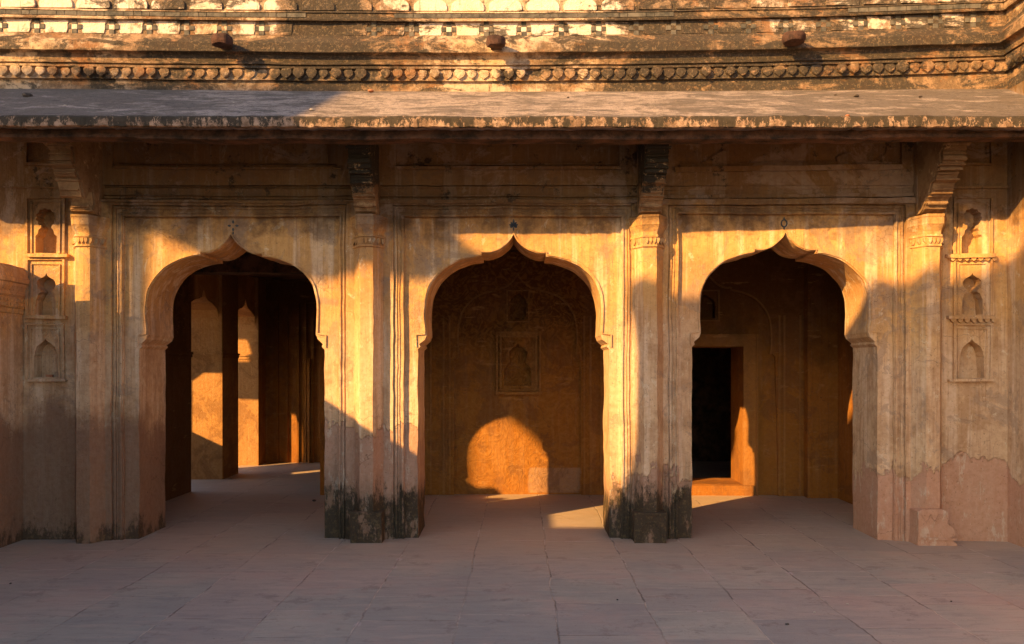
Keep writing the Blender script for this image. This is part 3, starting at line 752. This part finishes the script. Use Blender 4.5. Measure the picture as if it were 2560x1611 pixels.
bm = bmesh.new()                                     # the unlit room behind the door
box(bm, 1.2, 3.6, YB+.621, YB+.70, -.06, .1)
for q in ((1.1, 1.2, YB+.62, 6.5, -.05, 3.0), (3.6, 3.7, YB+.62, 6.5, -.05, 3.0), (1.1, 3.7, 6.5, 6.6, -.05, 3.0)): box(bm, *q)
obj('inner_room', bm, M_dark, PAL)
bm = bmesh.new()                                     # angled right end of the gallery
prism(bm, [(3.4501, -.06), (3.4501, 2.98), (4.4, 2.98), (4.4, -.06)], YB-.2, YB+.3); box(bm, 3.80, 4.4, 2.05, YB-.2, -.06, 2.98); box(bm, XR, 4.4, .6, 2.05, -.06, 2.98)
for x in (3.50, 3.60, 3.70): ribbon(bm, [(x, -.05), (x, 2.4)], .02, YB-.215, YB-.19)
for x in (3.85, 3.9): ribbon(bm, [(x, -.05), (x, 2.4)], .02, 2.035, 2.06)
obj('end_wall', bm, M_in, PAL)
bm = bmesh.new()                                     # left wall of the first bay
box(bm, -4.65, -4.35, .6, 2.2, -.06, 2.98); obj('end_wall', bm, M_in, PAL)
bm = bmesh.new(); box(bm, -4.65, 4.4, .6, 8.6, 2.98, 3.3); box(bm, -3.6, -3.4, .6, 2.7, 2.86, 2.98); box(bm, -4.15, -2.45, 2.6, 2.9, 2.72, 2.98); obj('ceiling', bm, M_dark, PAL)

# the long side gallery seen through the left arch
gal = []
for (ya, yb) in ((2.2, 3.05), (4.22, 4.9), (5.9, 6.8)):
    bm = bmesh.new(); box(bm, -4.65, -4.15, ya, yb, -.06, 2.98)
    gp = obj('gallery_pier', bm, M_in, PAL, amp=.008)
    bm = bmesh.new()
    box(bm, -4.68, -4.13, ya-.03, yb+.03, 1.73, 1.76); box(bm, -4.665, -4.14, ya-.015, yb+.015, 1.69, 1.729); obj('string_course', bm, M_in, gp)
for (ya, yb) in ((3.05, 4.22), (4.9, 5.9)):
    m = (ya+yb)/2; hw = (yb-ya)/2; bm = bmesh.new()
    prof = [(ya+.001, 2.97), (ya+.001, 2.25), (ya+.06*hw, 2.36), (m-hw*.55, 2.44), (m-hw*.3, 2.46), (m-hw*.12, 2.50), (m, 2.60), (m+hw*.12, 2.50), (m+hw*.3, 2.46), (m+hw*.55, 2.44), (yb-.06*hw, 2.36), (yb-.001, 2.25), (yb-.001, 2.97)]
    tr = tessellate_polygon([[Vector((a, b, 0)) for a, b in prof]])
    A = [bm.verts.new((-4.60, a, b)) for a, b in prof]; B = [bm.verts.new((-4.20, a, b)) for a, b in prof]
    for t in tr: bm.faces.new([A[k] for k in t]); bm.faces.new([B[k] for k in reversed(t)])
    for k in range(len(prof)): kk = (k+1) % len(prof); bm.faces.new((A[k], A[kk], B[kk], B[k]))
    obj('gallery_arch', bm, M_in, PAL)
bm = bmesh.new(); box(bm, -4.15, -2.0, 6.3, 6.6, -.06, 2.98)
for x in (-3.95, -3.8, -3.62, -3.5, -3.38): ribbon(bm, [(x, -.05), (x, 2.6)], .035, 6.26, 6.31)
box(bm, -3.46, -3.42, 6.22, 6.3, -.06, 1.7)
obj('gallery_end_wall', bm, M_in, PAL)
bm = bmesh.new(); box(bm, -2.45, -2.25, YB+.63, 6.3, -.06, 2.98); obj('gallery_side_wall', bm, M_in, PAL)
# added unseen wall; its openings are shaped to throw sun patches into the gallery
bm = bmesh.new()
O1 = [(-6.45, 1.78), (-5.65, 1.40), (-5.65, 2.5), (-5.75, 2.62), (-6.3, 2.62), (-6.45, 2.5)]
O2 = [(-8.1, 1.9), (-7.5, 1.9), (-7.44, 2.5), (-7.46, 2.95), (-7.6, 3.18), (-8.1, 3.2)]
O2b = [(-8.1, 3.72), (-7.76, 3.72), (-7.72, 3.85), (-7.76, 4.02), (-7.84, 4.14), (-8.1, 4.14)]
O3 = [(-7.17, 2.2), (-6.8, 2.2), (-6.8, 2.9), (-7.17, 3.15)]
prism(bm, [(-8.6, -.05), (-8.6, 4.5), (-4.9, 4.5), (-4.9, -.05)], 2.40, 2.52, [O1, O2, O2b, O3], d=.3)
tag(obj('sun_mask_wall', bm, M_in, None, amp=0), 'added unseen wall with openings shaped to throw sun patches into the side gallery', 'wall')

# ------------------------------------------------------------------ the low wing on the left and the wing on the right
XL = XX(58, 0)
LW = empty('left_wing_wall', (XL, -3, 0)); LW.name = 'garden_wall'
tag(LW, 'low ochre side wall with moulded cornice at the left edge', 'wall')
def part(name, bm, m, par, **k):
    o = obj(name, bm, m, None, **k); o.parent = par; o.matrix_parent_inverse = par.matrix_world.inverted() if False else o.matrix_parent_inverse
    o.location = (-par.location.x, -par.location.y, -par.location.z); return o
bm = bmesh.new(); box(bm, XL-.55, XL, -6.5, .0, -.06, 2.40); part('wall_body', bm, M_low, LW)
bm = bmesh.new()
prof = [(0, 2.05), (.012, 2.06), (.012, 2.10), (.022, 2.11), (.022, 2.20), (.035, 2.22), (.035, 2.24), (.03, 2.25), (.045, 2.30), (.045, 2.325), (.06, 2.335), (.06, 2.37), (.05, 2.38), (.04, 2.45), (.0, 2.485), (-.5, 2.49), (-.5, 2.05)]
loft(bm, [[(XL+o, y, z) for o, z in prof] for y in [-6.5+.1*k for k in range(65)]+[-.003]])
part('cornice', bm, M_low, LW)
bm = bmesh.new()
for k in range(60):
    y = -.03-k*.05
    for zq in (2.135, 2.175): box(bm, XL+.018, XL+.032, y-.016, y+.016, zq-.014, zq+.014)
part('bead_row', bm, M_low, LW, amp=.001)
bm = bmesh.new()
y = -.42
while y > -2.4:
    loft(bm, [[(XL-.5, a, 2.48), (XL-.5, a, 2.48+h), (XL+.0, a, 2.48+h), (XL+.0, a, 2.48)] for a, h in ((y, .11), (y-.08, .15), (y-.16, .11))]); y -= .46
box(bm, XL-.5, XL, -6.5, -2.45, 2.48, 2.925)
part('coping', bm, M_low, LW)

RW = empty('right_wing_wall', (XC, -4, 0)); RW.name = 'wing_wall'
tag(RW, 'tall ochre side wall closing the courtyard at the right edge', 'wall')
bm = bmesh.new()
ys = [.0-.1*k for k in range(47)]
box(bm, XC, XC+.5, -4.65, .55, -.06, zu(240, 0, XC)+.0)
part('wall_body', bm, M_low, RW)

# ------------------------------------------------------------------ unseen cutout for the wing opposite, outlined to throw the evening shadows
L = 9.8
def V(pts):
    out = []
    for px, py in pts:
        X = (px-CX)*D_/F_; Z = H_+(CY-py)*D_/F_
        out.append((X-L*KX, max(Z+L*KZ, 0)))
    return out
OPP = empty('opposite_wing_cutout', (-8, -L, 0)); tag(OPP, 'unseen cutout of the opposite wing, outlined to throw shadows across the courtyard', 'building')
roof = V([(-60,214),(400,216),(855,222),(1000,410),(1128,586),(1215,642),(1165,690),(1070,688),(860,690),(762,690),(700,758),(650,760),(588,700),(529,652),(493,635),(396,585),(371,584),(371,1500),(332,1500),(332,560),(100,330)])
bm = bmesh.new(); prism(bm, roof, -L-.1, -L, d=.5); part('roof_shade_cutout', bm, M_low, OPP, warp=False)
par = V([(-300,1262),(900,1262),(1545,1258),(1585,1180),(1612,1100),(1618,900),(1600,820),(1576,765),(1586,715),(1640,724),(1700,746),(1860,744),(2160,748),(2189,726),(2210,708),(2236,728),(2286,735),(2330,732),(2378,728),(2486,712),(2511,676),(2560,692),(2600,704),(2700,716),(2900,708),(3060,716),(3060,4000),(-300,4000)])
bm = bmesh.new(); prism(bm, par, -L-.1, -L, d=.5); part('parapet_shade_cutout', bm, M_low, OPP, warp=False)

# ------------------------------------------------------------------ small loose things
def chip(name, label, cat, px, py, where, size, m, group=None):
    if where == 'floor':
        s = (py-CY)/H_; Y = F_/s-D_; X = (px-CX)/s; Z = size*.25
    elif where == 'eave':
        u = (py-226)/(291-226); Y = -1.12*u; X = (px-CX)*(D_+Y)/F_; Z = H_+(CY-py)*(D_+Y)/F_+size*.2
        Y -= g(X)*(1-u)
    else: X, Y, Z = where
    bm = bmesh.new(); bmesh.ops.create_icosphere(bm, subdivisions=2, radius=size/2)
    sd = random.random()*50
    for v in bm.verts:
        n = 1+.45*mn.noise(v.co*(1.6/size)+Vector((sd, 0, 0))); v.co = Vector((v.co.x*n*1.2, v.co.y*n, v.co.z*n*.55))
    o = obj(name, bm, m, warp=False); o.location = (X, Y, Z); o.rotation_euler = (0, 0, random.random()*6)
    tag(o, label, cat, group); return o
chip('stone_chip', 'pale stone chip lying on the eave left of the middle bracket', 'stone', 779, 277, 'eave', .035, M_peb)
chip('stone_chip', 'small white chip near the back of the eave above the left arch', 'stone', 586, 260, 'eave', .018, M_peb)
chip('stone_chip', 'pale chip on the eave near its left end', 'stone', 167, 268, 'eave', .026, M_peb)
chip('stone_chip', 'flat dark stone on the eave far left, close to the wall', 'stone', 78, 247, 'eave', .07, M_pebd)
chip('stone_chip', 'dark chip on the pale part of the eave right of the middle', 'stone', 1420, 246, 'eave', .025, M_pebd)
chip('stone_chip', 'orange brick crumb at the lip of the eave above the right arch', 'stone', 2118, 291, 'eave', .03, M_brick)
chip('stone_chip', 'leftmost of the dark chips on the eave above the right arch', 'stone', 2083, 243, 'eave', .022, M_pebd)
chip('stone_chip', 'largest dark chip on the eave above the right arch', 'stone', 2135, 247, 'eave', .045, M_pebd)
chip('stone_chip', 'dark chip on the eave near the right end', 'stone', 2292, 250, 'eave', .028, M_pebd)
chip('stone_chip', 'red brick crumb against the wall at the back of the eave', 'stone', 927, 231, 'eave', .05, M_brick)
chip('pebble', 'dark pebble on the paving right of centre near the bottom edge', 'pebble', 1968, 1563, 'floor', .022, M_pebd)
chip('pebble', 'pale pebble on the paving at lower right', 'pebble', 2119, 1511, 'floor', .016, M_peb)
chip('pebble', 'small pale pebble left of the other pale one at lower right', 'pebble', 2036, 1532, 'floor', .014, M_peb)
chip('pebble', 'dark pebble on the paving at far lower right', 'pebble', 2378, 1505, 'floor', .016, M_pebd)
chip('pebble', 'tiny dark pebble on the paving below the middle arch', 'pebble', 1544, 1501, 'floor', .014, M_pebd)
chip('pebble', 'dark scrap on the paving inside the left arch beside the pier', 'pebble', 785, 1254, 'floor', .04, M_pebd)
chip('pebble', 'tiny dark pebble on the paving at the far left', 'pebble', 26, 1460, 'floor', .016, M_pebd)
xb, zb = PX(121, 943, .03)
bm = bmesh.new(); box(bm, -.028, .028, -.02, .02, 0, .024); bmesh.ops.bevel(bm, geom=bm.edges[:], offset=.003, segments=2)
o = obj('brick_fragment', bm, M_brick, warp=False); o.location = (xb, .05-g(xb), zb-.002); o.rotation_euler = (0, 0, .2)
tag(o, 'small orange brick fragment lying in the lowest left niche', 'brick')

# ------------------------------------------------------------------ light, sky, camera
sd = Vector((KX, 1, -KZ)).normalized(); el = math.asin(-sd.z)
sun = bpy.data.lights.new('sun', 'SUN'); sun.energy = 4.8; sun.angle = math.radians(.5); sun.color = (1, .575, .185)
so = bpy.data.objects.new('sun', sun); C.objects.link(so); so.rotation_euler = sd.to_track_quat('-Z', 'Y').to_euler()
w = bpy.data.worlds.new('World'); bpy.context.scene.world = w; w.use_nodes = True
nt = w.node_tree; sk = nt.nodes.new('ShaderNodeTexSky'); sk.sky_type = 'NISHITA'; sk.sun_disc = False
sk.sun_elevation = el; sk.sun_rotation = math.atan2(-sd.x, -sd.y); sk.dust_density = 1.0; sk.air_density = 1.0
bg = nt.nodes['Background']; nt.links.new(sk.outputs[0], bg.inputs[0]); bg.inputs[1].default_value = .112
cam = bpy.data.cameras.new('camera'); co = bpy.data.objects.new('camera', cam); C.objects.link(co)
co.location = (0, -D_, H_); co.rotation_euler = (math.radians(90), 0, 0)
cam.sensor_width = 36; cam.lens = 36*F_/2560; cam.shift_x = -20/2560; cam.shift_y = (CY-805.5)/2560; cam.clip_end = 300
sc = bpy.context.scene; sc.camera = co
sc.view_settings.view_transform = 'Standard'; sc.view_settings.look = 'None'; sc.view_settings.gamma = 1; sc.view_settings.exposure = 1.3
sc.cycles.max_bounces = 10; sc.cycles.diffuse_bounces = 4; sc.cycles.adaptive_threshold = .02; sc.cycles.use_denoising = True
